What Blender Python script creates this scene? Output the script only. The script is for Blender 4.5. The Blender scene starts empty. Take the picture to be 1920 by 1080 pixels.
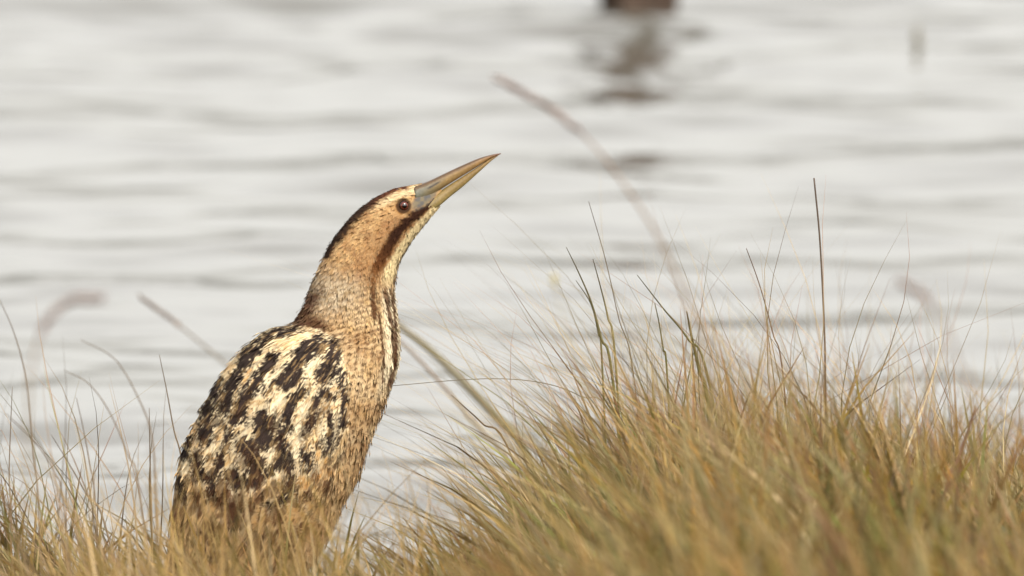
import bpy, math, random
import numpy as np
from mathutils import Vector

R = math.radians
rng = np.random.default_rng(11)
random.seed(11)
scene = bpy.context.scene
col = scene.collection

# ------------------------------------------------------------------ camera
PITCH = R(6.5)
FOCAL, SENSOR, DIST = 600.0, 36.0, 13.3
TARGET = np.array([0.0, 0.0, 0.318])
CAM = TARGET + np.array([0.0, -math.cos(PITCH) * DIST, math.sin(PITCH) * DIST])
cd = bpy.data.cameras.new('camera')
cam = bpy.data.objects.new('camera', cd)
col.objects.link(cam)
cam.location = CAM
cam.rotation_euler = (math.pi / 2 - PITCH, 0, 0)
cd.lens = FOCAL
cd.sensor_width = SENSOR
cd.clip_start = 0.1
cd.clip_end = 6000
cd.dof.use_dof = True
cd.dof.focus_distance = DIST - 0.03
cd.dof.aperture_fstop = 11.0
scene.camera = cam

# ------------------------------------------------------------------ sky and sun (bright overcast)
SUN_EL, SUN_AZ = R(48), R(150)          # azimuth clockwise from +Y (the way the camera looks)
w = bpy.data.worlds.new('World')
scene.world = w
w.use_nodes = True
nt = w.node_tree
nt.nodes.clear()
sky = nt.nodes.new('ShaderNodeTexSky')
sky.sky_type = 'NISHITA'
sky.sun_disc = False
sky.sun_elevation = SUN_EL
sky.sun_rotation = SUN_AZ
sky.dust_density = 4.0
sky.air_density = 1.0
hs = nt.nodes.new('ShaderNodeHueSaturation')
hs.inputs['Saturation'].default_value = 0.12
bg = nt.nodes.new('ShaderNodeBackground')
bg.inputs['Strength'].default_value = 0.15
wo = nt.nodes.new('ShaderNodeOutputWorld')
nt.links.new(sky.outputs[0], hs.inputs['Color'])
tint = nt.nodes.new('ShaderNodeMix'); tint.data_type = 'RGBA'; tint.blend_type = 'MULTIPLY'
tint.inputs[0].default_value = 1.0
tint.inputs[7].default_value = (1.0, 0.972, 0.92, 1)
nt.links.new(hs.outputs[0], tint.inputs[6])
nt.links.new(tint.outputs[2], bg.inputs['Color'])
nt.links.new(bg.outputs[0], wo.inputs['Surface'])

sd = bpy.data.lights.new('sun', 'SUN')
sun = bpy.data.objects.new('sun', sd)
col.objects.link(sun)
sd.energy = 0.9
sd.angle = R(14)
sd.color = (1.0, 0.94, 0.84)
sdir = Vector((math.sin(SUN_AZ) * math.cos(SUN_EL), math.cos(SUN_AZ) * math.cos(SUN_EL), math.sin(SUN_EL)))
sun.rotation_euler = (-sdir).to_track_quat('-Z', 'Y').to_euler()
sun.location = sdir * 30

scene.view_settings.view_transform = 'Standard'
scene.view_settings.look = 'None'
scene.view_settings.exposure = 1.38
scene.view_settings.gamma = 1.0
scene.cycles.use_denoising = True
scene.cycles.max_bounces = 8

# ------------------------------------------------------------------ helpers
PXW = SENSOR / FOCAL / 1920.0
_fw = np.array([0, math.cos(PITCH), -math.sin(PITCH)])
_up = np.array([0, math.sin(PITCH), math.cos(PITCH)])


def ray(px, py):
    px = np.asarray(px, float); py = np.asarray(py, float)
    a = (px - 960) * PXW; b = (540 - py) * PXW
    return np.stack([a, _fw[1] + b * _up[1], _fw[2] + b * _up[2]], -1)


def on_plane_y(px, py, Y):
    d = ray(px, py)
    t = (Y - CAM[1]) / d[..., 1]
    return CAM + d * t[..., None]


def on_water(px, py):
    d = ray(px, py)
    t = -CAM[2] / d[..., 2]
    return CAM + d * t[..., None]


K = float(on_plane_y(1460, 540, 0)[0] / 500)      # metres per photo pixel at the bird


def lin(c):
    c = np.asarray(c, float) / 255.0
    return np.where(c <= 0.04045, c / 12.92, ((c + 0.055) / 1.055) ** 2.4)


def mix(a, b, t):
    return a + (b - a) * t


def sm(e0, e1, x):
    t = np.clip((x - e0) / (e1 - e0), 0, 1)
    return t * t * (3 - 2 * t)


def _hash(ix, iy, iz):
    h = (ix.astype(np.int64) * 374761393 + iy.astype(np.int64) * 668265263 + iz * 1274126177) & 0xffffffff
    h = ((h ^ (h >> 13)) * 1274126177) & 0xffffffff
    h = h ^ (h >> 16)
    return (h & 0xffff) / 65535.0


def noise(x, y, seed=0):
    x = np.asarray(x, float); y = np.asarray(y, float)
    ix = np.floor(x); iy = np.floor(y)
    fx = x - ix; fy = y - iy
    fx = fx * fx * (3 - 2 * fx); fy = fy * fy * (3 - 2 * fy)
    a = _hash(ix, iy, seed); b = _hash(ix + 1, iy, seed)
    c = _hash(ix, iy + 1, seed); d = _hash(ix + 1, iy + 1, seed)
    return mix(mix(a, b, fx), mix(c, d, fx), fy)


def fbm(x, y, seed=0, o=3):
    s = 0; a = 1; t = 0
    for i in range(o):
        s = s + a * noise(x * 2 ** i, y * 2 ** i, seed + 17 * i); t += a; a *= 0.5
    return s / t


def mesh_np(name, v, quads, cols=None, mat=None, parent=None, smooth=True, tris=None):
    v = np.asarray(v, np.float32)
    quads = np.asarray(quads, np.int32).reshape(-1, 4)
    me = bpy.data.meshes.new(name)
    me.vertices.add(len(v))
    me.vertices.foreach_set('co', v.ravel())
    nq = len(quads)
    lp = quads.ravel()
    starts = np.arange(nq) * 4
    tot = np.full(nq, 4)
    if tris is not None and len(tris):
        tris = np.asarray(tris, np.int32)
        starts = np.concatenate([starts, nq * 4 + np.arange(len(tris)) * 3])
        tot = np.concatenate([tot, np.full(len(tris), 3)])
        lp = np.concatenate([lp, tris.ravel()])
    me.loops.add(len(lp))
    me.loops.foreach_set('vertex_index', lp.astype(np.int32))
    me.polygons.add(len(starts))
    me.polygons.foreach_set('loop_start', starts.astype(np.int32))
    me.polygons.foreach_set('loop_total', tot.astype(np.int32))
    if smooth:
        me.polygons.foreach_set('use_smooth', np.ones(len(starts), bool))
    if cols is not None:
        a = me.attributes.new('Col', 'FLOAT_COLOR', 'POINT')
        c4 = np.ones((len(v), 4), np.float32)
        c4[:, :3] = cols
        a.data.foreach_set('color', c4.ravel())
    me.update()
    me.validate()
    if mat:
        me.materials.append(mat)
    o = bpy.data.objects.new(name, me)
    col.objects.link(o)
    if parent:
        o.parent = parent
    return o


def tag(o, label=None, cat=None, group=None, kind=None):
    if label: o['label'] = label
    if cat: o['category'] = cat
    if group: o['group'] = group
    if kind: o['kind'] = kind
    return o


def empty(name, loc=(0, 0, 0)):
    e = bpy.data.objects.new(name, None)
    e.location = loc
    e.empty_display_size = 0.05
    col.objects.link(e)
    return e


def grid_quads(nu, nv, wrap=False):
    """vertex index i*nv + j"""
    i = np.arange(nu - 1)[:, None]
    j = np.arange(nv if wrap else nv - 1)[None, :]
    j2 = (j + 1) % nv
    q = np.stack([i * nv + j, i * nv + j2, (i + 1) * nv + j2, (i + 1) * nv + j], -1)
    return q.reshape(-1, 4)


def vmat(name, rough=0.7, spec=0.3, trans=0.0, sheen=0.0, fine=0.0):
    m = bpy.data.materials.new(name)
    m.use_nodes = True
    t = m.node_tree
    b = t.nodes['Principled BSDF']
    a = t.nodes.new('ShaderNodeAttribute'); a.attribute_name = 'Col'
    src = a.outputs['Color']
    if fine:
        n = t.nodes.new('ShaderNodeTexNoise'); n.inputs['Scale'].default_value = fine
        n.inputs['Detail'].default_value = 4
        tc = t.nodes.new('ShaderNodeTexCoord')
        t.links.new(tc.outputs['Object'], n.inputs['Vector'])
        mr = t.nodes.new('ShaderNodeMapRange')
        mr.inputs['From Min'].default_value = 0.25; mr.inputs['From Max'].default_value = 0.75
        mr.inputs['To Min'].default_value = 0.75; mr.inputs['To Max'].default_value = 1.25
        t.links.new(n.outputs['Fac'], mr.inputs['Value'])
        vm = t.nodes.new('ShaderNodeVectorMath'); vm.operation = 'SCALE'
        t.links.new(src, vm.inputs[0]); t.links.new(mr.outputs[0], vm.inputs['Scale'])
        src = vm.outputs[0]
    t.links.new(src, b.inputs['Base Color'])
    b.inputs['Roughness'].default_value = rough
    b.inputs['Specular IOR Level'].default_value = spec
    if sheen:
        b.inputs['Sheen Weight'].default_value = sheen
        b.inputs['Sheen Roughness'].default_value = 0.5
    if trans:
        tr = t.nodes.new('ShaderNodeBsdfTranslucent')
        t.links.new(src, tr.inputs['Color'])
        ms = t.nodes.new('ShaderNodeMixShader'); ms.inputs[0].default_value = trans
        out = t.nodes['Material Output']
        t.links.new(b.outputs[0], ms.inputs[1]); t.links.new(tr.outputs[0], ms.inputs[2])
        t.links.new(ms.outputs[0], out.inputs['Surface'])
    return m


def plain(name, rgb, rough=0.5, spec=0.5):
    m = bpy.data.materials.new(name)
    m.use_nodes = True
    b = m.node_tree.nodes['Principled BSDF']
    n = m.node_tree.nodes.new('ShaderNodeTexNoise'); n.inputs['Scale'].default_value = 300
    r = m.node_tree.nodes.new('ShaderNodeMix'); r.data_type = 'RGBA'
    c = lin(rgb)
    r.inputs[6].default_value = (*(c * 0.85), 1); r.inputs[7].default_value = (*np.minimum(c * 1.15, 1), 1)
    m.node_tree.links.new(n.outputs['Fac'], r.inputs[0])
    m.node_tree.links.new(r.outputs[2], b.inputs['Base Color'])
    b.inputs['Roughness'].default_value = rough
    b.inputs['Specular IOR Level'].default_value = spec
    return m


M_GRASS = vmat('grass', 0.55, 0.2, 0.22)
M_PLUME = vmat('plumage', 0.85, 0.05)
M_BILL = vmat('bill', 0.38, 0.45, 0, 0, 500)
M_LEG = vmat('leg_skin', 0.5, 0.4, 0, 0, 600)
M_WOOD = vmat('wet_wood', 0.6, 0.3, 0, 0, 90)

# ------------------------------------------------------------------ ground
def shore(x):
    return 0.34 + 0.75 * sm(-0.02, 0.22, x) - 0.15 * sm(0.8, 1.6, x) + 0.08 * (fbm(x * 3 + 5, x * 0 + 1, 3) - 0.5)


def ground_z(x, y):
    x = np.asarray(x, float); y = np.asarray(y, float)
    z = 0.03 + 0.012 * (fbm(x * 6, y * 6, 8) - 0.5)
    z = z + 0.088 * np.clip(-0.25 - y, 0, 3.2)
    z = z + 0.10 * sm(0.0, 0.32, x) * (1 - 0.6 * sm(0.16, 0.5, x)) * np.exp(-((np.minimum(y + 0.6, 0) / 2.2) ** 2 + (np.maximum(y + 0.6, 0) / 0.6) ** 2))
    z = z + 0.02 * (fbm(x * 1.2 + 9, y * 1.2, 21) - 0.5) * sm(0.4, 1.5, -y)
    d = y - shore(x)
    z = np.where(d > -0.18, mix(z, -0.03 - 0.06 * np.clip(d, 0, 6), sm(-0.18, 0.15, d)), z)
    return z


def make_ground():
    xs = np.concatenate([-np.geomspace(900, 1.7, 26), np.linspace(-1.6, 1.6, 161), np.geomspace(1.7, 900, 26)])
    ys = np.concatenate([-np.geomspace(900, 3.1, 26), np.linspace(-3, 2, 201), np.geomspace(2.1, 900, 30)])
    X, Y = np.meshgrid(xs, ys, indexing='ij')
    Z = ground_z(X, Y)
    m = bpy.data.materials.new('thatch_soil')
    m.use_nodes = True
    t = m.node_tree; b = t.nodes['Principled BSDF']
    tc = t.nodes.new('ShaderNodeTexCoord')
    n = t.nodes.new('ShaderNodeTexNoise'); n.inputs['Scale'].default_value = 40; n.inputs['Detail'].default_value = 8
    t.links.new(tc.outputs['Object'], n.inputs['Vector'])
    cr = t.nodes.new('ShaderNodeValToRGB')
    cr.color_ramp.elements[0].color = (*lin((40, 31, 20)), 1); cr.color_ramp.elements[0].position = 0.3
    cr.color_ramp.elements[1].color = (*lin((84, 68, 42)), 1); cr.color_ramp.elements[1].position = 0.7
    t.links.new(n.outputs['Fac'], cr.inputs[0]); t.links.new(cr.outputs[0], b.inputs['Base Color'])
    b.inputs['Roughness'].default_value = 0.95
    bp = t.nodes.new('ShaderNodeBump'); bp.inputs['Strength'].default_value = 0.6; bp.inputs['Distance'].default_value = 0.01
    t.links.new(n.outputs['Fac'], bp.inputs['Height']); t.links.new(bp.outputs[0], b.inputs['Normal'])
    o = mesh_np('ground', np.stack([X, Y, Z], -1).reshape(-1, 3), grid_quads(len(xs), len(ys))[:, ::-1], None, m)
    tag(o, kind='structure')


make_ground()

# ------------------------------------------------------------------ water: real ripples, fine near the bird, coarse far off
def make_water():
    xs = np.concatenate([-np.geomspace(1500, 3.05, 40), np.linspace(-3, 3, 420), np.geomspace(3.05, 1500, 40)])
    ys = np.concatenate([np.linspace(0.1, 9.5, 780), np.geomspace(9.53, 3000, 90)])
    X, Y = np.meshgrid(xs, ys, indexing='ij')
    Z = np.zeros_like(X)
    r = np.random.default_rng(5)
    for i in range(70):
        lam = float(np.exp(r.uniform(math.log(0.07), math.log(0.7))))
        ang = r.normal(0.10, 0.85) + math.pi / 2
        k = 2 * math.pi / lam
        slope = 0.0112 * (lam / 0.25) ** 0.45
        gx = fbm(X * 0.9 + i * 3.1, Y * 0.9, 40 + i, 1) if i % 3 == 0 else 0.7
        Z += slope / k * np.sin(k * (X * math.cos(ang) + Y * math.sin(ang)) + r.uniform(0, 6.28)) * gx * 1.25
    fade = 1 - sm(9, 16, np.hypot(X * 2, Y))
    sh = sm(0.0, 0.6, Y - shore(X) + 0.25)
    Z = Z * (0.55 + 0.9 * fbm(X * 1.1 + 4, Y * 0.55, 91, 2)) * fade * (0.35 + 0.65 * sh)
    m = bpy.data.materials.new('lake_water')
    m.use_nodes = True
    t = m.node_tree; b = t.nodes['Principled BSDF']
    b.inputs['Base Color'].default_value = (*lin((80, 78, 71)), 1)
    b.inputs['Roughness'].default_value = 0.04
    b.inputs['IOR'].default_value = 1.33
    tc = t.nodes.new('ShaderNodeTexCoord')
    n = t.nodes.new('ShaderNodeTexNoise'); n.inputs['Scale'].default_value = 9; n.inputs['Detail'].default_value = 4
    t.links.new(tc.outputs['Object'], n.inputs['Vector'])
    bp = t.nodes.new('ShaderNodeBump'); bp.inputs['Strength'].default_value = 0.10; bp.inputs['Distance'].default_value = 0.02
    t.links.new(n.outputs['Fac'], bp.inputs['Height']); t.links.new(bp.outputs[0], b.inputs['Normal'])
    o = mesh_np('water', np.stack([X, Y, Z], -1).reshape(-1, 3), grid_quads(len(xs), len(ys))[:, ::-1], None, m)
    tag(o, kind='structure')


make_water()


# ------------------------------------------------------------------ tubes
def tube(pts, rad, n=8, cap=True, flat=None):
    """pts (k,3), rad (k,) -> verts, quads, tris; flat = squash factor along the y axis"""
    pts = np.asarray(pts, float); rad = np.asarray(rad, float)
    k = len(pts)
    T = np.gradient(pts, axis=0)
    T /= np.linalg.norm(T, axis=1)[:, None] + 1e-12
    ref = np.tile(np.array([0, 1.0, 0]), (k, 1))
    bad = np.abs((T * ref).sum(1)) > 0.95
    ref[bad] = (1, 0, 0)
    A = np.cross(T, ref); A /= np.linalg.norm(A, axis=1)[:, None]
    B = np.cross(A, T)
    th = np.arange(n) / n * 2 * math.pi
    fl = 1.0 if flat is None else flat
    v = pts[:, None] + rad[:, None, None] * (np.cos(th)[None, :, None] * A[:, None] + fl * np.sin(th)[None, :, None] * B[:, None])
    v = v.reshape(-1, 3)
    q = grid_quads(k, n, True)
    tr = []
    if cap:
        v = np.concatenate([v, pts[:1], pts[-1:]])
        c0, c1 = k * n, k * n + 1
        for j in range(n):
            tr.append((c0, (j + 1) % n, j))
            tr.append((c1, (k - 1) * n + j, (k - 1) * n + (j + 1) % n))
    return v, q, np.array(tr, int).reshape(-1, 3)


def merge(parts):
    vs, qs, ts, n = [], [], [], 0
    for v, q, t in parts:
        vs.append(v); qs.append(q + n); ts.append(t + n); n += len(v)
    return np.concatenate(vs), np.concatenate(qs), np.concatenate(ts)


def spline(P, m):
    """Catmull-Rom through control rows, m samples"""
    P = np.asarray(P, float)
    n = len(P)
    u = np.linspace(0, n - 1, m)
    i = np.clip(np.floor(u).astype(int), 0, n - 2)
    f = (u - i)[:, None]
    p0 = np.where((i == 0)[:, None], 2 * P[0] - P[1], P[np.maximum(i - 1, 0)])
    p1 = P[i]; p2 = P[i + 1]
    p3 = np.where((i == n - 2)[:, None], 2 * P[-1] - P[-2], P[np.minimum(i + 2, n - 1)])
    return 0.5 * (2 * p1 + (p2 - p0) * f + (2 * p0 - 5 * p1 + 4 * p2 - p3) * f ** 2 + (3 * p1 - p0 - 3 * p2 + p3) * f ** 3)


# ------------------------------------------------------------------ stump and twig standing in the water
def make_stump():
    b = on_water(1188, 8)
    bx, by = float(b[0]), float(b[1])
    root = empty('wooden_stump', (bx, by, -0.06))
    tag(root, 'dark brown broken wooden stump standing in the open water', 'stump')
    k = 40; n = 28
    h = np.linspace(0, 0.185, k)
    th = np.arange(n) / n * 2 * math.pi
    rad = np.interp(h - 0.06, [-0.06, 0, 0.02, 0.04, 0.055, 0.07, 0.10, 0.115, 0.19], [0.045, 0.040, 0.042, 0.050, 0.042, 0.016, 0.012, 0.020, 0.014])
    dx = np.interp(h - 0.06, [-0.06, 0.01, 0.045, 0.07, 0.19], [0.004, 0, -0.018, -0.006, 0.012])
    V = []
    for i in range(k):
        rr = rad[i] * (1 + 0.16 * np.sin(3 * th + 1 + h[i] * 6) + 0.08 * np.sin(7 * th + 2) + 0.10 * (noise(th * 4, h[i] * 40 + th * 0, 3) - 0.5))
        zz = h[i] + (0.03 * (noise(th * 5, th * 0 + 3, 9) - 0.4) + 0.025 * np.sin(th + 0.6)) * (i / (k - 1)) ** 4
        V.append(np.stack([rr * np.cos(th) + dx[i], rr * np.sin(th), zz], -1))
    V = np.concatenate(V)
    c = V[-n:].mean(0) - (0, 0, 0.02)
    V = np.concatenate([V, c[None]])
    tr = [((k - 1) * n + j, (k - 1) * n + (j + 1) % n, k * n) for j in range(n)]
    g = fbm(np.tile(th * 6, k), np.repeat(h * 20, n), 4)
    C = mix(lin((34, 25, 19)), lin((70, 52, 38)), np.append(g, 0.5)[:, None])
    mesh_np('trunk', V, grid_quads(k, n, True), C, M_WOOD, root, True, tr)
    for pts, r0 in (([(0.0, 0, 0.165), (0.035, -0.01, 0.158), (0.07, 0.0, 0.168), (0.10, 0.01, 0.172)], 0.0105),
                    ([(0.0, 0, 0.166), (-0.035, 0.01, 0.176), (-0.075, 0.0, 0.170)], 0.0095)):
        p = spline(pts, 10)
        v, q, t = tube(p, np.linspace(r0, r0 * 0.6, 10) * (1 + 0.1 * np.sin(np.arange(10) * 2.3)), 9)
        mesh_np('branch_stub', v, q, np.tile(lin((48, 36, 27)), (len(v), 1)), M_WOOD, root, True, t)
    b = on_water(1720, 92)
    pts = spline([(b[0] + 0.004, b[1], -0.08), (b[0] + 0.001, b[1], 0.0), (b[0] - 0.001, b[1], 0.015), (b[0] + 0.001, b[1], 0.024)], 9)
    v, q, t = tube(pts, np.array([6, 6, 6, 6.5, 7, 6.5, 6, 5, 3]) * 0.0006, 8)
    o = mesh_np('twig', v, q, np.tile(lin((95, 90, 75)), (len(v), 1)), M_WOOD, None, True, t)
    tag(o, 'short dull twig end just poking out of the open water', 'twig')


make_stump()

# ------------------------------------------------------------------ the bittern
# silhouette pairs (back side, front side) in photo pixels and half thickness, from the bill base to the tail tip
RINGS = np.array([
    (822, 336, 834, 377, 6), (800, 343, 828, 384, 13), (772, 348.5, 812, 402, 22), (738, 356, 793, 425, 30),
    (702, 373, 774, 449, 35), (668, 398, 758, 475, 38), (640, 430, 747, 497, 40), (618, 464, 741, 520, 42),
    (601, 499, 738, 546, 45), (584, 537, 741, 575, 49), (569, 574, 745, 602, 56), (548, 607, 748, 632, 68),
    (503, 623, 747, 666, 88), (455, 660, 738, 708, 107), (414, 710, 722, 752, 121), (383, 767, 704, 802, 129),
    (357, 818, 687, 848, 131), (340, 864, 671, 897, 128), (331, 915, 647, 942, 119), (325, 970, 626, 987, 105),
    (321, 1030, 604, 1032, 88), (319, 1085, 568, 1076, 68), (318, 1135, 500, 1112, 46), (320, 1180, 430, 1148, 26),
    (330, 1212, 385, 1190, 9)], float)
NS, NT = 620, 400
RS = spline(RINGS, NS)
th = np.arange(NT) / NT * 2 * math.pi          # 0 front edge, pi/2 towards the camera, pi back edge


def wing_edge(y):
    return np.interp(y, [590, 606, 612, 632, 680, 740, 800, 860, 920, 980, 1060],
                     [520, 560, 600, 636, 653, 655, 650, 640, 612, 585, 540])


def surf_grid():
    cx = (RS[:, 0] + RS[:, 2]) / 2; cy = (RS[:, 1] + RS[:, 3]) / 2
    ax = (RS[:, 2] - RS[:, 0]) / 2; ay = (RS[:, 3] - RS[:, 1]) / 2
    X = cx[:, None] + ax[:, None] * np.cos(th)
    Y = cy[:, None] + ay[:, None] * np.cos(th)
    s = np.sin(th)
    D = RS[:, 4:5] * np.sign(s) * np.abs(s) ** 0.92          # depth in px, + towards the camera
    # folded wing stands proud of the neck side and breast
    wm = sm(-6, 16, wing_edge(Y) - X) * sm(612, 650, Y) * (1 - sm(960, 1060, Y))
    D = D + np.sign(s) * 11 * wm * np.abs(s) ** 0.6
    return X, Y, D


SX, SY, SD = surf_grid()
SA = np.broadcast_to(np.cos(th) * 150, SX.shape)
SB = np.broadcast_to((np.arange(NS) / NS * 1150)[:, None], SX.shape)
_pl = on_plane_y(SX, SY, 0.0)
SP = np.stack([_pl[..., 0], -SD * K, _pl[..., 2]], -1)
dS = np.gradient(SP, axis=0)
dT = (np.roll(SP, -1, 1) - np.roll(SP, 1, 1)) / 2
SN = np.cross(dS, dT)
SN /= np.linalg.norm(SN, axis=2)[..., None] + 1e-15
if (SN[300, NT // 4] * np.array([0, -1, 0])).sum() < 0:
    SN = -SN
LS = np.linalg.norm(dS, axis=2); LT = np.linalg.norm(dT, axis=2) + 1e-6


def bil(G, si, ti):
    si = np.clip(si, 0, NS - 1.001); i = np.floor(si).astype(int); f = (si - i)[..., None]
    ti = np.mod(ti, NT); j = np.floor(ti).astype(int) % NT; g = (ti - np.floor(ti))[..., None]
    j2 = (j + 1) % NT
    return mix(mix(G[i, j], G[i, j2], g), mix(G[i + 1, j], G[i + 1, j2], g), f)


def pdist(X, Y, poly):
    """distance to a polyline and the position along it (0..1)"""
    best = np.full(X.shape, 1e9); along = np.zeros(X.shape)
    p = np.asarray(poly, float)
    L = np.concatenate([[0], np.cumsum(np.hypot(*np.diff(p, axis=0).T))])
    for i in range(len(p) - 1):
        d = p[i + 1] - p[i]; l2 = (d * d).sum()
        t = np.clip(((X - p[i, 0]) * d[0] + (Y - p[i, 1]) * d[1]) / l2, 0, 1)
        r = np.hypot(X - p[i, 0] - t * d[0], Y - p[i, 1] - t * d[1])
        b = r < best
        best = np.where(b, r, best)
        along = np.where(b, (L[i] + t * math.sqrt(l2)) / L[-1], along)
    return best, along


def zp(*pts):
    return [(300 + x / 2.16, 580 + y / 2.16) for x, y in pts]


DARK = [  # dark feather-centre streaks of mantle and wing
    (zp((560, 66), (480, 92), (410, 128), (345, 190)), 9), (zp((640, 118), (575, 165), (530, 235)), 17),
    (zp((530, 235), (470, 270), (430, 310)), 9), (zp((712, 118), (695, 180), (662, 245)), 16),
    (zp((470, 165), (430, 220), (385, 285), (335, 350), (300, 425)), 11), (zp((390, 150), (335, 225), (292, 305), (262, 385)), 12),
    (zp((560, 250), (500, 275)), 14), (zp((575, 300), (530, 350), (520, 430), (500, 480)), 12), (zp((425, 420), (432, 495)), 20),
    (zp((640, 335), (622, 380), (612, 440)), 9), (zp((732, 230), (750, 330), (742, 440)), 9), (zp((690, 390), (692, 470), (682, 540)), 8),
    (zp((500, 530), (512, 595)), 17), (zp((350, 520), (400, 590), (380, 655)), 18), (zp((300, 640), (335, 672)), 17),
    (zp((205, 390), (192, 450), (185, 505)), 14), (zp((245, 285), (215, 365)), 9), (zp((310, 440), (268, 530), (240, 620)), 8),
    (zp((592, 550), (602, 600)), 13), (zp((535, 640), (520, 720), (450, 762)), 10), (zp((150, 590), (172, 650)), 13),
    (zp((310, 770), (312, 835)), 15), (zp((125, 520), (98, 590)), 7), (zp((360, 290), (350, 350), (340, 420)), 9),
    (zp((660, 300), (700, 330)), 8), (zp((430, 640), (470, 600)), 8), (zp((190, 280), (160, 350)), 7), (zp((230, 640), (205, 720)), 8),
    (zp((85, 680), (95, 760)), 8), (zp((265, 160), (225, 230)), 8)]
PALE = [
    (zp((662, 112), (600, 128), (552, 148)), 8), (zp((642, 165), (612, 205), (588, 250)), 9), (zp((515, 195), (455, 250), (405, 315)), 10),
    (zp((252, 290), (236, 380)), 8), (zp((722, 235), (660, 285), (625, 320)), 8), (zp((490, 330), (455, 395)), 9),
    (zp((440, 90), (380, 130)), 5), (zp((590, 350), (560, 420), (570, 490)), 10), (zp((215, 470), (222, 560)), 8), (zp((330, 560), (300, 620)), 9),
    (zp((460, 520), (470, 640)), 9), (zp((545, 500), (550, 560)), 8), (zp((120, 560), (95, 650)), 8), (zp((655, 420), (660, 500)), 7)]

BUFF, CREAM, TAN, DK = lin((208, 166, 108)), lin((240, 222, 186)), lin((166, 120, 72)), lin((34, 28, 30))
ALB = 0.56
RUST, BRN = lin((205, 140, 66)), lin((112, 72, 42))


def lore(X, Y):
    return np.hypot(((X - 796) * 0.82 - (Y - 370) * 0.57) / 36, ((X - 796) * 0.57 + (Y - 370) * 0.82) / 15)


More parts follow.
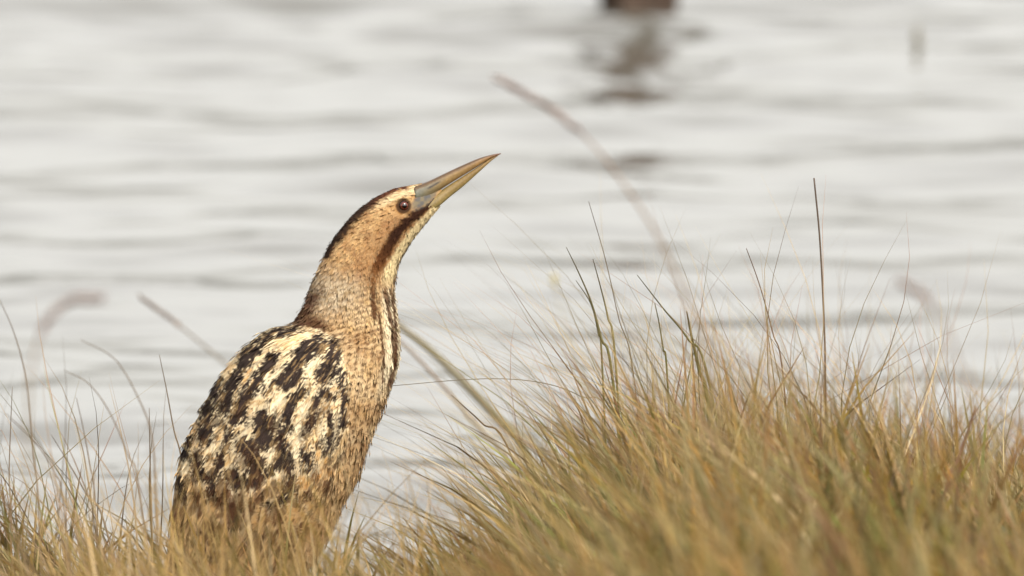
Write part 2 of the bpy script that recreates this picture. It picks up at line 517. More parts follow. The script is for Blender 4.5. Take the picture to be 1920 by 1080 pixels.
def plumage_colour(X, Y, A, B, seed=0):
    c = np.empty(X.shape + (3,))
    n3 = noise(X / 3.2, Y / 3.2, 1 + seed); n6 = noise(X / 6, Y / 6, 2); n14 = fbm(X / 16, Y / 16, 3); n40 = fbm(X / 45, Y / 45, 4)
    W = lambda m: m[..., None]
    # ---- neck and breast ground colour
    c[:] = mix(BUFF, CREAM, W(np.clip(0.55 * n14 + 0.3 * n6 - 0.1, 0, 1)))
    c = mix(c, TAN, W(0.45 * sm(0.4, 0.75, n40) + 0.3 * sm(0.45, 0.7, n6)))
    # fine wavy bars across the neck
    bars = np.sin((Y * 0.97 + X * 0.22 + 7 * fbm(X / 9, Y / 9, 6)) * 2 * math.pi / 9.5)
    nb = sm(0.15, 0.8, bars + 0.9 * (n3 - 0.5) + 0.8 * (n6 - 0.5)) * sm(470, 520, Y) * (1 - sm(620, 700, Y))
    c = mix(c, lin((100, 64, 36)), W(0.72 * nb))
    # rows of dark spots down the breast
    fr = np.interp(Y, [500, 560, 640, 700, 750, 800, 850, 900, 950, 1030], [741, 740, 748, 738, 722, 704, 687, 671, 645, 604])
    u = fr - X
    sp = np.sin(u * 2 * math.pi / 15 + 2 * n14) + 0.8 * np.sin((Y + 6 * np.sin(u / 9)) * 2 * math.pi / 12) + 1.2 * (n3 - 0.5)
    spm = sm(0.55, 1.15, sp) * sm(590, 640, Y)
    c = mix(c, lin((92, 60, 38)), W(0.78 * spm))
    st = sm(0.58, 0.75, noise((X + Y * 0.42) / 3.6, Y / 26, 9)) * sm(760, 860, Y)
    c = mix(c, lin((120, 78, 46)), W(0.6 * st))
    c = mix(c, lin((190, 140, 84)), W(0.35 * sm(800, 950, Y)))
    # dark stripes down the fore neck with pale edge between
    fm = sm(500, 540, Y) * (1 - sm(690, 760, Y))
    c = mix(c, CREAM, W(0.9 * fm * (1 - sm(18, 30, u))))
    for poly, wd in (([(716, 505), (721, 540), (728, 580), (737, 625), (738, 680), (728, 720)], 4.6),
                     ([(735, 515), (733, 545), (739, 590), (743, 640), (738, 690)], 3.2),
                     ([(700, 520), (699, 560), (702, 590)], 5.5), ([(710, 580), (714, 620), (720, 660), (716, 710)], 2.6)):
        d, a = pdist(X, Y, poly)
        c = mix(c, lin((84, 50, 30)), W(0.9 * (1 - sm(wd * 0.6, wd * 1.2, d + 2 * (n3 - 0.5)))))
    # grey mottled nape
    gm = (1 - sm(35, 75, np.hypot((X - 618), (Y - 520) * 0.8))) * (Y > 455)
    c = mix(c, mix(lin((120, 104, 88)), lin((232, 218, 190)), W(sm(0.3, 0.7, n3 * 0.6 + n6 * 0.4))), W(0.5 * gm))
    bk = (1 - sm(12, 34, pdist(X, Y, [(588, 528), (570, 570), (560, 606), (590, 612)])[0] + 12 * (n6 - 0.5))) * sm(510, 560, Y)
    c = mix(c, lin((72, 42, 34)), W(0.85 * bk))
    # ---- head
    hd = 1 - sm(485, 540, Y - (X - 640) * 0.25)
    ck = mix(lin((194, 146, 90)), lin((220, 184, 130)), W(np.clip(0.7 * n6 + 0.5 * n3 - 0.2, 0, 1)))
    ck = mix(ck, lin((140, 88, 44)), W(np.clip(0.65 * sm(0.55, 0.75, n3) + 0.45 * sm(0.45, 0.7, n14), 0, 0.9)))
    dm, _a = pdist(X, Y, [(745, 425), (715, 470), (690, 520)])
    ck = mix(ck, lin((150, 92, 44)), W(0.55 * (1 - sm(12, 45, dm))))
    c = mix(c, ck, W(hd * 0.9))
    j = 5 * (n3 - 0.5) + 4 * (n6 - 0.5)
    d, a = pdist(X, Y, [(832, 381), (800, 413), (772, 444), (750, 478), (730, 512), (722, 540)])
    c = mix(c, lin((236, 212, 160)), W((1 - sm(10, 15, d + j)) * (1 - sm(0.85, 1, a))))
    d, a = pdist(X, Y, [(828, 388), (795, 425), (766, 462), (744, 500), (738, 530)])
    c = mix(c, lin((86, 56, 38)), W(0.8 * (1 - sm(1.5, 4.5, d))))
    d, a = pdist(X, Y, [(818, 372), (788, 396), (758, 416), (740, 438), (724, 466), (706, 498), (690, 530)])
    mw = np.interp(a, [0, 0.25, 0.55, 0.8, 1], [4, 9, 11, 11, 6])
    c = mix(c, mix(lin((58, 36, 25)), lin((112, 70, 38)), W(sm(0.45, 0.95, a))), W((1 - sm(mw * 0.5, mw * 1.45, d + j * 1.2)) * (1 - 0.6 * sm(0.78, 1, a))))
    d, a = pdist(X, Y, [(806, 350), (770, 357), (738, 367), (708, 384), (690, 400)])
    c = mix(c, lin((232, 205, 160)), W((1 - sm(4, 9, d + j)) * (1 - sm(0.6, 1, a)) * 0.9))
    d, a = pdist(X, Y, [(762, 346), (738, 351), (712, 362), (688, 376), (662, 396), (640, 420), (624, 445), (612, 472)])
    cw = np.interp(a, [0, 0.1, 0.4, 0.8, 1], [4, 8, 16, 18, 12])
    c = mix(c, mix(lin((104, 60, 44)), lin((50, 36, 31)), W(sm(0.1, 0.5, a))), W(0.97 * (1 - sm(cw * 0.68, cw * 1.28, d + j * 1.5))))
    lo = lore(X, Y)
    c = mix(c, mix(lin((98, 102, 104)), lin((130, 122, 104)), W(sm(0.2, 0.8, n6))), W(0.92 * (1 - sm(0.5, 1.15, lo))))
    er = np.hypot(X - 757, Y - 383)
    c = mix(c, lin((52, 33, 28)), W((1 - sm(12, 17, er)) * 0.9))
    # ---- mantle and wing
    wm = sm(-5, 5, wing_edge(Y) - X + 8 * (n6 - 0.5)) * sm(604, 614, Y)
    zz = np.abs(np.mod(B / 7.5 + 0.8 * n6, 1) - 0.5) * 4 - 1
    jx = X + 8 * (noise(X / 5, Y / 4.5, 12) - 0.5) + 2.5 * (n3 - 0.5) + 5 * zz
    jy = Y + 10 * (noise(X / 4.5, Y / 6, 13) - 0.5)
    wc = mix(lin((212, 160, 92)), lin((238, 214, 168)), W(np.clip(1.1 * n14 + 0.5 * (n6 - 0.5) - 0.15, 0, 1)))
    wc = mix(wc, RUST, W(0.55 * sm(0.55, 0.8, fbm(X / 26 + 7, Y / 40, 15))))
    wc = mix(wc, lin((190, 146, 94)), W(0.5 * sm(820, 960, Y)))
    ver = sm(0.52, 0.72, noise((X + 0.3 * Y) / 4.2, Y / 3.4, 16) * 0.6 + 0.4 * n14)
    wc = mix(wc, lin((104, 76, 54)), W(0.45 * ver))
    f1 = sm(0.60, 0.74, noise(A / 3.0 + 0.25 * n6, B / 17, 51)); f2 = sm(0.58, 0.74, noise(A / 3.0 + 90, B / 20, 52))
    wc = mix(wc, lin((70, 50, 38)), W(0.5 * f1 * (1 - 0.5 * sm(880, 980, Y))))
    wc = mix(wc, lin((234, 206, 158)), W(0.5 * f2 * (1 - 0.7 * sm(860, 960, Y))))
    for poly, wd in PALE:
        d, a = pdist(jx, jy, poly)
        wc = mix(wc, lin((240, 224, 190)), W(0.9 * (1 - sm(wd * 0.5, wd * 1.0, d))))
    ex = fbm(A / 8 + 0.5 * n6 + 3, B / 24 + 0.35 * zz / 4, 61, 2)
    exm = sm(0.605, 0.635, ex) * sm(640, 700, Y)
    wc = mix(wc, lin((238, 216, 174)), W(0.45 * sm(0.52, 0.56, ex) * (1 - 0.6 * sm(860, 960, Y))))
    wc = mix(wc, mix(lin((48, 35, 32)), lin((110, 76, 50)), W(sm(800, 920, Y))), W(0.92 * exm))
    ds = np.full(X.shape, 9.0)
    for poly, wd in DARK:
        d, a = pdist(jx, jy, poly)
        ds = np.minimum(ds, (d + 3 * (n3 - 0.5) + 7 * np.clip(noise(A / 3.2, B / 14, 83) - 0.66, 0, 1) * 6) / (wd * 1.12))
    wc = mix(wc, lin((240, 220, 182)), W(0.75 * (1 - sm(1.25, 1.5, ds)) * (1 - 0.5 * sm(860, 960, Y))))
    wc = mix(wc, mix(DK, lin((54, 40, 38)), W(n14 * 0.7)), W(0.98 * (1 - sm(0.84, 1.0, ds))))
    f3 = sm(0.66, 0.76, noise(A / 2.6 + 31, B / 15, 53))
    wc = mix(wc, lin((206, 164, 104)), W(0.3 * f3))
    # looser dark flecks lower on the wing
    fl = sm(0.60, 0.66, fbm((jx + 0.25 * jy) / 13, jy / 34, 18, 2)) * sm(700, 780, Y)
    wc = mix(wc, mix(lin((62, 42, 32)), lin((104, 70, 46)), W(sm(840, 930, Y))), W(0.7 * fl))
    lowp = sm(0.54, 0.6, noise(A / 5 + 1.2 * n6, B / 16 + n14, 71)) * sm(840, 900, Y)
    wc = mix(wc, lin((78, 52, 36)), W(0.7 * lowp))
    c = mix(c, np.clip(wc * 1.18, 0, 1), W(wm))
    return np.clip(c * ALB, 0.004, 0.9)


def make_bird():
    root = empty('bittern', (float(on_plane_y(520, 1240, 0)[0]), 0, float(ground_z(-0.18, 0))))
    off = np.array(root.location)
    tag(root, 'brown streaked bittern standing upright at the waterside with bill raised', 'bird')
    # body
    v = SP.reshape(-1, 3) - SN.reshape(-1, 3) * 0.0006
    v = np.concatenate([v, SP[0].mean(0)[None], SP[-1].mean(0)[None]])
    cc = plumage_colour(SX.ravel(), SY.ravel(), SA.ravel(), SB.ravel())
    cc = np.concatenate([cc, cc[:1], cc[-1:]])
    n0 = NS * NT
    tr = [(n0, (j + 1) % NT, j) for j in range(NT)] + [(n0 + 1, (NS - 1) * NT + j, (NS - 1) * NT + (j + 1) % NT) for j in range(NT)]
    mesh_np('body', v - off, grid_quads(NS, NT, True), cc, M_PLUME, root, True, tr)

    # feathers follow the surface from head to tail
    def feathers(name, count, smin, smax, length, width, lift, test, nu=5, nv=7, tipj=0.15, label=None, seed=1, side=None, soft=0.0, loose=2.0):
        r = np.random.default_rng(seed)
        wgt = (LS * LT)
        i0, i1 = int(smin / 24 * (NS - 1)), int(smax / 24 * (NS - 1))
        pr = wgt[i0:i1].ravel(); pr = pr / pr.sum()
        idx = r.choice(len(pr), count, p=pr)
        si = i0 + idx // NT + r.random(count); ti = idx % NT + r.random(count)
        px = bil(SX[..., None], si, ti)[:, 0]; py = bil(SY[..., None], si, ti)[:, 0]
        keep = test(px, py)
        if side is not None:
            keep &= (np.sin(ti / NT * 2 * math.pi) * side > 0)
        si, ti, px, py = si[keep], ti[keep], px[keep], py[keep]
        n = len(si)
        L = length * (0.75 + 0.5 * r.random(n)) * K; Wd = width * (0.75 + 0.5 * r.random(n)) * K
        ls = bil(LS[..., None], si, ti)[:, 0]; lt = bil(LT[..., None], si, ti)[:, 0]
        vv = np.linspace(0, 1, nv); uu = np.linspace(-1, 1, nu)
        prof = np.clip(1 - (np.maximum(vv - 0.35, 0) / 0.65) ** 1.6, 0.0, 1) * (0.45 + 0.55 * sm(0, 0.4, vv))
        prof[-1] = 0.12
        ang = r.normal(0, 0.14, n)
        along = vv[None, :, None] * L[:, None, None] * (1 - 0.12 * uu[None, None] ** 2 * vv[None, :, None])
        along = along + tipj * L[:, None, None] * (r.random((n, 1, nu)) - 0.5) * vv[None, :, None] ** 3
        acr = uu[None, None] * prof[None, :, None] * Wd[:, None, None]
        da = along * np.cos(ang)[:, None, None] - acr * np.sin(ang)[:, None, None]
        dc = along * np.sin(ang)[:, None, None] + acr * np.cos(ang)[:, None, None]
        s2 = si[:, None, None] + da / ls[:, None, None]; t2 = ti[:, None, None] + dc / lt[:, None, None]
        P = bil(SP, s2, t2); N = bil(SN, s2, t2)
        over = np.clip(s2 - (NS - 1), 0, None) * ls[:, None, None]
        h = (lift * (0.6 + 0.8 * r.random(n)) * np.where(r.random(n) < 0.08, loose, 1.0))[:, None, None] * vv[None, :, None] ** 1.3 * K - 0.10 * np.abs(acr) * vv[None, :, None]
        P = P + N * (h + 0.0002)[..., None]
        P[..., 2] -= over
        vx = bil(SX[..., None], s2, t2)[..., 0]; vy = bil(SY[..., None], s2, t2)[..., 0]
        jit = r.normal(0, soft, (n, 1, 1, 2))
        C = plumage_colour(vx + jit[..., 0], vy + jit[..., 1], np.cos(t2 / NT * 2 * math.pi) * 150 + jit[..., 0], np.clip(s2, 0, NS) / NS * 1150 + jit[..., 1])
        g = (1 + 0.07 * r.normal(size=n))[:, None, None, None]
        edge = (np.abs(uu)[None, None] ** 3 * 0.16 * np.ones((n, nv, 1)))[..., None]
        C = np.clip(mix(C * g, CREAM * ALB, edge * (C.mean(-1, keepdims=True) > 0.08)), 0.003, 0.9)
        q = grid_quads(nv, nu)[None] + (np.arange(n) * nv * nu)[:, None, None]
        o = mesh_np(name, P.reshape(-1, 3) - off, q.reshape(-1, 4), C.reshape(-1, 3), M_PLUME, root)
        o['kind'] = 'stuff'
        return o

    inw = lambda x, y: (x < wing_edge(y) + 3) & (y > 608)
    feathers('head_plumage', 5200, 1.2, 7.5, 10, 2.2, 1.3, lambda x, y: (np.hypot(x - 757, y - 383) > 15) & (lore(x, y) > 1.15), 3, 4, 0.3, seed=2)
    feathers('neck_plumage', 9500, 6, 14, 15, 2.6, 2.4, lambda x, y: ~inw(x, y), 3, 5, 0.3, seed=3, soft=0.8)
    feathers('breast_plumage', 6500, 11.5, 22, 24, 4.0, 3.0, lambda x, y: ~inw(x, y), 3, 6, 0.3, seed=4, soft=1.0)
    mant = lambda x, y: inw(x, y) & (x - 0.55 * (y - 610) < 545) & (y < 900)
    feathers('mantle', 6500, 10.8, 20, 40, 5.0, 3.0, mant, 5, 12, 0.35, seed=5, soft=1.0, loose=2.3)
    wingt = lambda x, y: inw(x, y) & (x - 0.55 * (y - 610) >= 520)
    feathers('wing', 7500, 11.2, 22.5, 40, 5.0, 3.0, wingt, 5, 12, 0.35, seed=6, side=1, soft=1.0)
    feathers('wing', 7500, 11.2, 22.5, 40, 5.0, 3.0, wingt, 5, 12, 0.35, seed=7, side=-1, soft=1.0)
    feathers('tail', 1400, 18, 24, 60, 9, 6, lambda x, y: (y > 890) & (x < 520), 5, 10, 0.25, seed=8, soft=1.2)

    # bill: two mandibles lofted between their edges
    def mandible(name, top, bot, hw, colf, flat_low):
        m = 46; n = 24
        a = spline(top, m); b = spline(bot, m); hwv = spline(np.array(hw)[:, None], m)[:, 0]
        t = np.arange(n) / n * 2 * math.pi
        cX = (a + b) / 2; hx = (a - b) / 2
        cs = np.cos(t); sn = np.sin(t)
        PX = cX[:, None, 0] + hx[:, None, 0] * cs; PY = cX[:, None, 1] + hx[:, None, 1] * cs
        # widest at the cutting edge
        wide = np.where(cs * flat_low > 0, np.abs(sn) ** 0.8, np.abs(sn) ** 0.55)
        Dp = hwv[:, None] * np.sign(sn) * wide
        pl = on_plane_y(PX, PY, 0)
        P = np.stack([pl[..., 0], -Dp * K, pl[..., 2]], -1).reshape(-1, 3)
        P = np.concatenate([P, P[:n].mean(0)[None], P[-n:].mean(0)[None]])
        al = np.repeat(np.linspace(0, 1, m), n); k = np.tile(cs, m)
        C = colf(al, k) * 0.46
        C = np.concatenate([C, C[:1], C[-1:]])
        tr = [(m * n, (j + 1) % n, j) for j in range(n)] + [(m * n + 1, (m - 1) * n + j, (m - 1) * n + (j + 1) % n) for j in range(n)]
        return mesh_np(name, P - off, grid_quads(m, n, True), C, M_BILL, root, True, tr)

    def cu(al, k):
        c = mix(lin((180, 154, 100)), lin((166, 122, 76)), al[:, None])
        c = mix(c, lin((96, 68, 50)), sm(0.3, 0.8, k)[:, None] * 0.85)
        c = mix(c, lin((118, 116, 98)), ((1 - sm(0.0, 0.45, al)) * (1 - sm(0.5, 0.8, k)))[:, None])
        c = mix(c, lin((104, 62, 50)), (sm(0.72, 0.98, al) * 0.8)[:, None])
        no = np.hypot((al - 0.24) / 0.09, (k - 0.30) / 0.13)
        c = mix(c, lin((52, 40, 34)), (1 - sm(0.6, 1.1, no))[:, None])
        return mix(c, lin((96, 80, 50)), (1 - sm(-0.98, -0.85, k))[:, None] * 0.45)

    def cl(al, k):
        c = mix(lin((168, 146, 92)), lin((158, 122, 72)), al[:, None])
        c = mix(c, lin((120, 78, 48)), (sm(0.8, 1, al) * 0.6)[:, None])
        return mix(c, lin((198, 180, 116)), (1 - sm(-0.9, -0.3, k))[:, None] * 0.5)

    mandible('upper_bill', [(776, 349), (800, 341), (828, 328), (860, 313), (895, 298), (920, 290.5), (939, 287)],
             [(782, 388), (804, 371), (830, 353), (862, 333), (898, 311), (922, 296), (939, 289)],
             [21, 17, 12.5, 9.5, 6.5, 3.5, 0.6], cu, -1)
    mandible('lower_bill', [(782, 389), (805, 372.5), (831, 354), (862, 334), (897, 312), (920, 297), (934, 290.5)],
             [(806, 398), (826, 384), (845, 368), (870, 348), (902, 319), (922, 301), (935, 291.5)],
             [19, 16, 12, 9, 6, 3, 0.6], cl, 1)

    # eyes: glossy balls with iris ring and pupil
    for sgn in (1, -1):
        e = on_plane_y(757, 383, 0)
        d = np.abs(SD[(np.abs(SX - 757) + np.abs(SY - 383)) < 4]).mean() * K
        c = np.array([e[0], -sgn * (d - 0.0022), e[2]])
        rad = 9.8 * K
        m, n = 22, 32
        ph = np.linspace(0.02, math.pi - 0.02, m); t = np.arange(n) / n * 2 * math.pi
        # pole points outwards along -sgn*y, turned a little forward and down
        ax = np.array([0.22, -sgn, 0.05]); ax /= np.linalg.norm(ax)
        u = np.cross(ax, [0, 0, 1]); u /= np.linalg.norm(u); w2 = np.cross(ax, u)
        P = c + rad * (np.cos(ph)[:, None, None] * ax + np.sin(ph)[:, None, None] * (np.cos(t)[None, :, None] * u + np.sin(t)[None, :, None] * w2))
        a = np.repeat(ph, n)[:, None]
        C = mix(lin((12, 9, 9)), mix(lin((126, 62, 40)), lin((76, 34, 26)), sm(0.5, 0.95, a)), sm(0.44, 0.54, a))
        C = mix(C, lin((38, 25, 22)), sm(0.9, 1.02, a)) * 0.6
        P = P.reshape(-1, 3)
        P = np.concatenate([P, P[:n].mean(0)[None], P[-n:].mean(0)[None]]); C = np.concatenate([C, C[:1], C[-1:]])
        tr = [(m * n, (j + 1) % n, j) for j in range(n)] + [(m * n + 1, (m - 1) * n + j, (m - 1) * n + (j + 1) % n) for j in range(n)]
        mesh_np('eye', P - off, grid_quads(m, n, True), C, M_EYE, root, True, tr)

    # legs with long toes
    for sgn in (1, -1):
        yy = -sgn * 42 * K
        hip = on_plane_y(505, 1020, 0); hip[1] = yy
        hock = on_plane_y(470, 1130, 0); hock[1] = yy * 1.05
        foot = on_plane_y(525 + 12 * sgn, 1232, 0); foot[1] = yy * 1.1
        gz = float(ground_z(foot[0], foot[1])) + 0.006
        foot[2] = gz + 0.006
        p = spline([hip, mix(hip, hock, 0.5) + (0.004, 0, 0), hock, mix(hock, foot, 0.5), foot], 26)
        rr = np.interp(np.linspace(0, 1, 26), [0, 0.3, 0.46, 0.5, 0.56, 0.9, 1], [0.012, 0.010, 0.0062, 0.0072, 0.0055, 0.0048, 0.006])
        v, q, t = tube(p, rr, 14)
        al = np.append(np.repeat(np.linspace(0, 1, 26), 14), [0, 1])
        C = mix(lin((186, 140, 84)), lin((128, 134, 78)), sm(0.34, 0.42, al)[:, None]) * 0.6
        leg = mesh_np('leg', v - off, q, C, M_LEG, root, True, t)
        for a_, ln in ((-0.5, 0.07), (0.05, 0.08), (0.55, 0.068), (math.pi + 0.15, 0.055)):
            d = np.array([math.cos(a_), math.sin(a_), 0])
            pp = []
            for f in np.linspace(0, 1, 10):
                x = foot + d * ln * f
                x[2] = float(ground_z(x[0], x[1])) + 0.004 + 0.006 * (1 - f) * (1 - f)
                pp.append(x)
            v, q, t = tube(np.array(pp), np.interp(np.linspace(0, 1, 10), [0, 0.8, 1], [0.0045, 0.003, 0.0008]) * (1 + 0.12 * np.cos(np.arange(10) * 2.1)), 8)
            C = mix(lin((128, 134, 78)), lin((70, 60, 44)), sm(0.82, 0.9, np.append(np.repeat(np.linspace(0, 1, 10), 8), [0, 1]))[:, None])
            mesh_np('toe', v - off, q, C, M_LEG, leg, True, t)


M_EYE = vmat('eye_gloss', 0.06, 0.6)
make_bird()

# ------------------------------------------------------------------ grass
def blades(base, height, width, lean, bend, cols, seg=5, tipc=None, seed=0, curl=0.0):
    """flat tapering ribbons; lean (n,2) horizontal tip offset as a share of height, bend = extra droop"""
    n = len(base)
    r = np.random.default_rng(seed)
    f = np.linspace(0, 1, seg + 1)[None, :, None]
    H = height[:, None, None]
    off = lean[:, None, :] * H * (0.35 * f + 0.65 * f ** (1.6 + bend[:, None, None]))
    if curl:
        ph = r.uniform(0, 6.28, (n, 1, 1)); off = off + curl * H * f ** 1.5 * np.concatenate([np.sin(f * 4 + ph), np.cos(f * 5 + ph)], -1)
    ll = np.linalg.norm(lean, axis=1)[:, None, None]
    z = H * (f - 0.22 * np.minimum(ll, 1.6) * f ** 2.4)
    P = np.concatenate([base[:, None, :2] + off, base[:, None, 2:3] + z - 0.006], -1)
    a = r.uniform(-0.9, 0.9, n)
    side = np.stack([np.cos(a), np.sin(a), np.zeros(n)], -1)[:, None, :]
    w_ = width[:, None, None] * (1 - f ** 2.2 * 0.93) * 0.5
    V = np.stack([P - side * w_, P + side * w_], 2)                # n, seg+1, 2, 3
    C0 = cols[:, None, None, :]
    if tipc is not None:
        C0 = mix(C0, tipc[:, None, None, :], sm(0.5, 1.0, f)[..., None])
    C = np.broadcast_to(C0, V.shape)
    q = grid_quads(seg + 1, 2)[None] + (np.arange(n) * (seg + 1) * 2)[:, None, None]
    return V.reshape(-1, 3), q.reshape(-1, 4), C.reshape(-1, 3)


def top_line(x):
    """height of the dense sward along the bank, metres above the ground"""
    px = 960 + x / K
    return np.interp(px, [-400, 0, 200, 330, 420, 560, 640, 720, 820, 920, 1020, 1120, 1260, 1420, 1600, 1760, 1920, 2600],
                     [.17, .17, .155, .15, .175, .175, .135, .105, .135, .165, .20, .235, .27, .245, .215, .195, .18, .16])


PAL = lin(np.array([(150, 124, 40), (172, 144, 72), (204, 178, 120), (112, 106, 26), (88, 106, 22), (188, 140, 36), (80, 62, 30), (220, 198, 150)])) * 0.53
PAL[[0, 3, 4, 5, 6]] *= 0.85
TIPS = lin(np.array([(204, 174, 122), (186, 134, 106), (152, 98, 72), (214, 192, 148), (140, 118, 56)])) * 0.55


def scatter(n, x0, x1, y0, y1, r, keep=None):
    x = r.uniform(x0, x1, n); y = r.uniform(y0, y1, n)
    m = (y < shore(x) - 0.02)
    if keep is not None: m &= keep(x, y)
    x, y = x[m], y[m]
    return np.stack([x, y, ground_z(x, y)], -1)


def clear_of_bird(x, y):
    return ~((x > -0.285) & (x < -0.09) & (y > -0.13) & (y < 0.12))


def grass_layer(name, n, box, hmul, wid, lean_mu, lean_sd, pal_w, seed, seg=5, tips=True, curl=0.0, hrange=(0.55, 1.05), keep=None, label=None, hpow=1.0):
    r = np.random.default_rng(seed)
    b = scatter(n, *box, r, (lambda x, y: clear_of_bird(x, y) & (keep(x, y) if keep else True)))
    n = len(b)
    h = top_line(b[:, 0]) * hmul * (hrange[0] + (hrange[1] - hrange[0]) * r.random(n) ** hpow) * (0.8 + 0.4 * fbm(b[:, 0] * 9, b[:, 1] * 5, seed))
    h = h * (1 - 0.35 * sm(-0.05, 0.4, b[:, 1]))
    tu = noise(b[:, 0] * 11, b[:, 1] * 6, seed + 5)
    lean = np.stack([r.normal(lean_mu, lean_sd, n) + 0.5 * (tu - 0.5), r.normal(0, lean_sd * 0.8, n)], -1)
    pw = np.array(pal_w, float); pw /= pw.sum()
    patch = fbm(b[:, 0] * 5 + 3, b[:, 1] * 3, seed + 1)
    ci = r.choice(len(PAL), n, p=pw)
    c = PAL[ci] * np.exp(r.normal(0, 0.32, (n, 1)))
    c = mix(c, lin((98, 110, 22)) * 0.5, (sm(0.45, 0.6, patch) * 0.7)[:, None])
    pb = fbm(b[:, 0] * 7 + 13, b[:, 1] * 4, 77); pg = fbm(b[:, 0] * 6 + 31, b[:, 1] * 4 + 8, 78)
    c = mix(c, lin((74, 56, 30)) * 0.5, (sm(0.52, 0.68, pb) * 0.75)[:, None])
    c = mix(c, lin((198, 138, 36)) * 0.5, (sm(0.55, 0.72, pg) * 0.6)[:, None])
    tp = TIPS[r.choice(len(TIPS), n)] * r.uniform(0.8, 1.15, (n, 1)) if tips else None
    if tips: tp = mix(np.clip(c, 0.01, 0.8), tp, tips)
    v, q, cc = blades(b, h, wid * r.uniform(0.6, 1.4, n), lean, r.uniform(0, 1.2, n), np.clip(c, 0.01, 0.8), seg, tp, seed, curl)
    o = mesh_np(name, v, q, cc, M_GRASS)
    tag(o, label, 'grass', kind='stuff')
    return o


BOX = (-1.2, 1.2, -3.4, 1.15)
grass_layer('meadow_grass', 27000, BOX, 0.9, 0.0042, -0.30, 0.34, [4, 1.5, 0.7, 5, 5, 3, 2.5, 0.6], 31, tips=0.6, hrange=(0.45, 1.1),
            label='dense tan and olive grass covering the bank around the bird')
grass_layer('fine_straw', 8500, BOX, 1.0, 0.0011, -0.34, 0.36, [1, 3, 3, 1, 0, 1, 2, 3], 32, curl=0.06, hrange=(0.6, 1.5), hpow=2.0,
            label='thin dry pinkish straw standing up out of the grass')
grass_layer('wispy_straw', 2300, (0.02, 0.62, -0.9, 1.0), 1.05, 0.0009, -0.34, 0.36, [0, 2, 3, 0, 0, 1, 2, 4], 36, tips=0.9, curl=0.11, seg=9, hrange=(0.7, 1.38), hpow=1.5,
            label='tangled reddish wisps of dry grass over the crest of the mound')
grass_layer('short_thatch', 30000, BOX, 0.55, 0.0026, -0.1, 0.6, [4, 1.5, 0.7, 4, 4, 2.5, 3, 0.5], 33, tips=False,
            label='short matted dead grass at the foot of the bank')
grass_layer('meadow_turf', 36000, (-5, 5, -8.5, 1.1), 0.8, 0.0045, -0.2, 0.4, [3, 3, 2, 3, 3, 2, 2, 1], 34, seg=4, keep=lambda x, y: (np.abs(x) > 1.18) | (y < -3.35),
            label='grass of the open bank spreading away from the waterside')


def straw_patch(name, n, box, hr, wid, cols, seed, label, lean=-0.3, sd=0.3, curl=0.05):
    r = np.random.default_rng(seed)
    b = scatter(n, *box, r, clear_of_bird)
    n = len(b)
    h = r.uniform(*hr, n) * (0.7 + 0.3 * r.random(n))
    c = lin(np.array(cols))[r.choice(len(cols), n)] * 0.55 * np.exp(r.normal(0, 0.25, (n, 1)))
    v, q, cc = blades(b, h, wid * r.uniform(0.6, 1.5, n), np.stack([r.normal(lean, sd, n), r.normal(0, 0.25, n)], -1), r.uniform(0, 1.4, n), c, 8, None, seed, curl)
    tag(mesh_np(name, v, q, cc, M_GRASS), label, 'grass', kind='stuff')


straw_patch('sparse_straw', 300, (-0.52, -0.27, -0.9, 0.25), (0.14, 0.31), 0.0013, [(150, 128, 96), (120, 100, 76), (176, 148, 118), (128, 124, 76)], 61,
            'thin tangled stalks rising loosely beside the back of the bird')
straw_patch('pale_straw', 650, (-0.32, -0.06, -1.9, -0.45), (0.15, 0.26), 0.0018, [(196, 164, 110), (176, 142, 84), (206, 180, 134), (150, 126, 66)], 62,
            'pale soft straw standing before the lower body of the bird', -0.1, 0.3)


# single stems and blades that can be told apart, traced root to tip at their own distance
def rooted(pts, Y):
    p = [on_plane_y(x, y, Y) for x, y in pts]
    p = np.array(p)
    gz = float(ground_z(p[0][0], Y))
    d = p[0] - p[1]; d = d / (abs(d[2]) + 1e-9)
    k = max(p[0][2] - gz + 0.01, 0)
    root = p[0] + np.array([d[0] * 0.35, 0, -1.0]) * k
    root[2] = min(root[2], gz - 0.005)
    return np.concatenate([root[None], p])


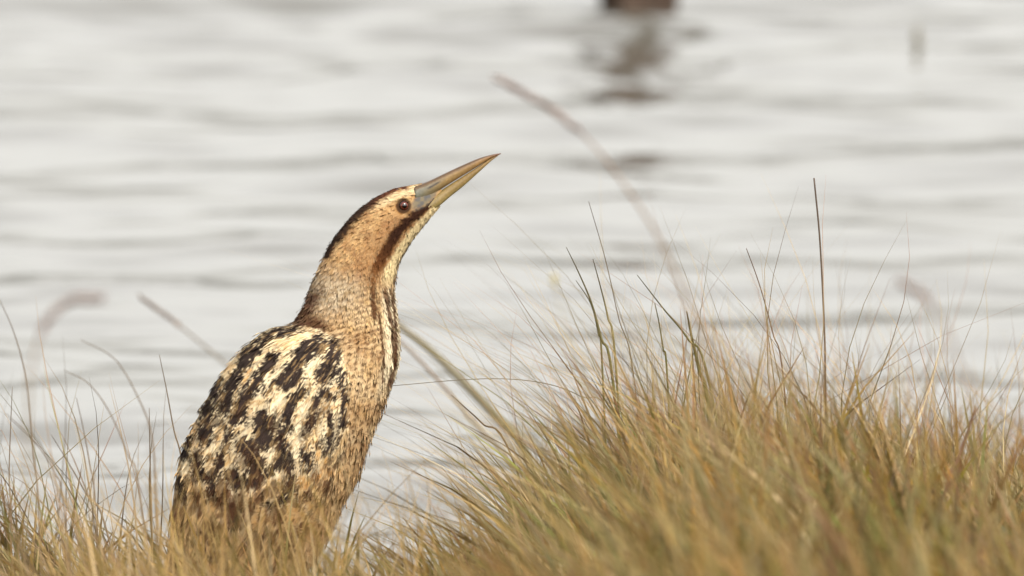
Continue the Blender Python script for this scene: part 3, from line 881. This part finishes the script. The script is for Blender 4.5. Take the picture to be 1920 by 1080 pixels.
def stem_thing(name, label, pts, Y, w0, w1, c0, c1, cat='grass', group=None, head=None, flat=0.5):
    p = rooted(pts, Y)
    org = p[0].copy()
    m = 26
    q3 = spline(p, m)
    q3[:, 1] += 0.02 * np.sin(np.linspace(0, 2.2, m)) 
    al = np.linspace(0, 1, m)
    v, q, t = tube(q3 - org, mix(w0, w1, al ** 1.4) * 0.30, 7, flat=flat)
    C = mix(lin(c0), lin(c1), np.append(np.repeat(al, 7), [0, 1])[:, None]) * 0.6
    if head is None:
        o = mesh_np(name, v, q, C, M_GRASS, None, True, t)
        o.location = org
        tag(o, label, cat, group)
        return o
    e = empty(name, org)
    tag(e, label, cat, group)
    mesh_np('stem', v, q, C, M_GRASS, e, True, t)
    # seed head: overlapping spikelets along the last share of the stem
    f0, f1, hw, hc = head
    hw *= 0.75
    r = np.random.default_rng(int(abs(pts[0][0])) + 3)
    vs = []; ks = max(14, int(70 * (f1 - f0) / 0.3))
    for i in range(ks):
        f = f0 + (f1 - f0) * (i + r.random()) / ks
        j = f * (m - 1); i0 = min(int(j), m - 2)
        c = mix(q3[i0], q3[i0 + 1], j - i0) - org
        T = q3[i0 + 1] - q3[i0]; T /= np.linalg.norm(T)
        a = r.uniform(0, 6.28)
        s = np.cross(T, [0, 1, 0]); s /= np.linalg.norm(s); u = np.cross(s, T)
        d = T * 1.0 + (s * math.cos(a) + u * math.sin(a)) * 0.32
        L = hw * r.uniform(1.8, 2.8)
        vs.append(tube([c, c + d * L * 0.35, c + d * L * 0.75, c + d * L], np.array([0.2, 1, 0.75, 0.08]) * hw * 0.30, 6))
    v, q, t = merge(vs)
    mesh_np('seed_head', v, q, np.tile(lin(hc) * 0.6, (len(v), 1)) * r.uniform(0.8, 1.2, (len(v), 1)), M_GRASS, e, True, t)
    return e


G1 = 'tall seed stems leaning over the bank'
G2 = 'dark green blades standing out of the mound'
G3 = 'thin stems in the sparse grass behind the bird'
DKG, OLV = (92, 84, 66), (132, 122, 66)
PUR = (166, 146, 136)
stem_thing('grass_plant', 'longest arching grass stem with a purple seed head ending above the bill',
           [(1330, 700), (1290, 570), (1235, 450), (1170, 350), (1110, 275), (1050, 222), (995, 188), (940, 155)], -2.2, 0.0035, 0.0018,
           (160, 134, 92), (160, 130, 118), 'grass stem', G1, (0.66, 1.0, 0.0042, PUR))
stem_thing('grass_plant', 'hooked grass stem with a drooping purple-grey seed head over the sparse grass',
           [(52, 800), (58, 700), (72, 640), (95, 600), (130, 572), (178, 566)], -2.7, 0.003, 0.002,
           (150, 130, 90), (150, 122, 116), 'grass stem', G1, (0.50, 1.0, 0.0046, (166, 148, 140)))
stem_thing('grass_plant', 'pale seed stem slanting down behind the back of the bird',
           [(560, 830), (500, 760), (420, 685), (360, 635), (310, 595), (268, 565)], 2.0, 0.004, 0.003,
           (150, 138, 106), (140, 124, 112), 'grass stem', G1, (0.72, 1.0, 0.0040, (154, 138, 126)))
stem_thing('grass_plant', 'thick grey-green stalk slanting up from the mound to behind the neck',
           [(985, 850), (930, 785), (860, 712), (800, 655), (752, 618), (700, 575)], 1.35, 0.0140, 0.0085,
           (140, 134, 100), (164, 154, 134), 'grass stem', G1)
stem_thing('grass_plant', 'slimmer second stalk slanting beside the thick one behind the bird',
           [(960, 880), (900, 810), (840, 740), (790, 685), (745, 640), (700, 600)], 1.2, 0.005, 0.004,
           (150, 130, 96), (160, 142, 126), 'grass stem', G1)
stem_thing('grass_plant', 'tall straight dark stem rising alone highest out of the mound',
           [(1548, 720), (1547, 640), (1543, 540), (1537, 440), (1527, 338)], -0.02, 0.0028, 0.0022, (130, 108, 82), (112, 96, 84), 'grass stem')
stem_thing('grass_plant', 'dark green blade with the longest free tip on the slope of the mound',
           [(1150, 720), (1128, 640), (1110, 575), (1086, 518), (1062, 468)], 0.0, 0.0042, 0.0008, OLV, DKG, 'grass blade', G2)
stem_thing('grass_plant', 'thin dark blade tucked just under the longest one on the mound',
           [(1130, 700), (1122, 630), (1108, 575), (1080, 530)], 0.02, 0.0030, 0.0008, OLV, DKG, 'grass blade', G2)
stem_thing('grass_plant', 'short dark blade with blunt upright tip beside the longest blade',
           [(1155, 690), (1140, 600), (1128, 550), (1112, 490)], -0.03, 0.0034, 0.0010, OLV, DKG, 'grass blade', G2)
stem_thing('grass_plant', 'green blade bent left on the crest of the mound',
           [(1330, 720), (1290, 640), (1245, 585), (1195, 520)], 0.0, 0.0040, 0.0009, (124, 118, 52), DKG, 'grass blade', G2)
stem_thing('grass_plant', 'broad olive blade standing upright on the crest of the mound',
           [(1330, 780), (1312, 700), (1298, 640), (1288, 588)], 0.03, 0.0068, 0.0016, (122, 112, 48), (92, 84, 46), 'grass blade', G2)
stem_thing('grass_plant', 'narrow upright green blade below the bent blade on the crest',
           [(1252, 720), (1244, 660), (1236, 610), (1228, 572)], 0.03, 0.0030, 0.0009, (122, 112, 48), (80, 76, 46), 'grass blade', G2)
stem_thing('grass_plant', 'dark pointed tip leaning left low between the bird and the mound',
           [(960, 860), (905, 800), (870, 768), (846, 745)], -0.03, 0.0030, 0.0009, (126, 104, 70), (62, 48, 42), 'grass blade', G2)
stem_thing('grass_plant', 'slim leaning stem behind the tall blades with hair-thin tip',
           [(1190, 720), (1160, 600), (1135, 490), (1104, 382)], 0.05, 0.0016, 0.0008, (130, 106, 66), (104, 92, 80), 'grass stem')
stem_thing('grass_plant', 'slim stem leaning left from the crest beside the tall straight stem',
           [(1470, 720), (1450, 630), (1425, 540), (1400, 470)], -0.05, 0.0022, 0.0010, (140, 110, 74), (112, 92, 80), 'grass stem')
stem_thing('grass_plant', 'long fine stem bending flat to the left across the gap before the water',
           [(1160, 800), (1090, 748), (1010, 722), (900, 716), (735, 728)], -0.04, 0.0013, 0.0008, (130, 112, 70), (112, 100, 78), 'grass stem')
stem_thing('grass_plant', 'blurred stem with bent purple tip at the thin end of the mound',
           [(1830, 800), (1800, 690), (1775, 620), (1740, 570), (1700, 540)], -2.8, 0.0032, 0.002, (150, 124, 92), (156, 136, 124), 'grass stem', G1, (0.7, 1.0, 0.004, PUR))
stem_thing('grass_plant', 'dry stub slanting to the right across the sparse end of the mound',
           [(1770, 940), (1800, 860), (1832, 770)], -0.6, 0.0045, 0.0030, (150, 112, 84), (140, 104, 84), 'grass stem')
stem_thing('grass_plant', 'hair-thin stem ending in a small pale yellow tuft beside the dark blades',
           [(1100, 760), (1075, 660), (1052, 590), (1040, 535)], -2.0, 0.0012, 0.0008, (170, 146, 96), (200, 180, 120), 'grass stem', None, (0.93, 1.0, 0.0042, (232, 220, 172)))
left = [
    ('tall leaning stem with dark lower half in the sparse grass', [(72, 960), (62, 860), (48, 720), (25, 630), (-5, 560)], -0.5, 0.0026),
    ('two-bend stem arching to the left beside the back of the bird', [(292, 960), (285, 830), (262, 760), (215, 680), (150, 642)], -0.7, 0.0026),
    ('gently curved stem crossing the sparse grass towards the left', [(262, 930), (240, 860), (205, 780), (165, 725), (120, 700)], -0.6, 0.0022),
    ('straight thin stem touching the back of the bird low down', [(345, 900), (325, 810), (312, 740), (298, 670)], 0.1, 0.0026),
    ('wiry stem slanting steeply in the middle of the sparse grass', [(178, 950), (168, 880), (155, 810), (142, 750)], -0.4, 0.0022),
    ('leaning brown stem low in the sparse grass', [(200, 1000), (160, 930), (125, 870), (95, 820)], -0.35, 0.0028),
    ('short upright stem with dark base beside the bird tail', [(284, 1000), (282, 930), (280, 850), (279, 770)], -0.2, 0.0032),
    ('slim stem crossing two others at a slant', [(120, 960), (100, 890), (60, 830), (10, 780)], -0.5, 0.0022),
    ('very thin upright stem at the edge of the sparse grass', [(20, 980), (16, 900), (18, 820), (22, 730)], -0.2, 0.0022)]
for lb, pts, Y, wd in left:
    stem_thing('grass_plant', lb, pts, Y, wd, 0.0008, (150, 124, 90), (128, 114, 98), 'grass stem', G3)
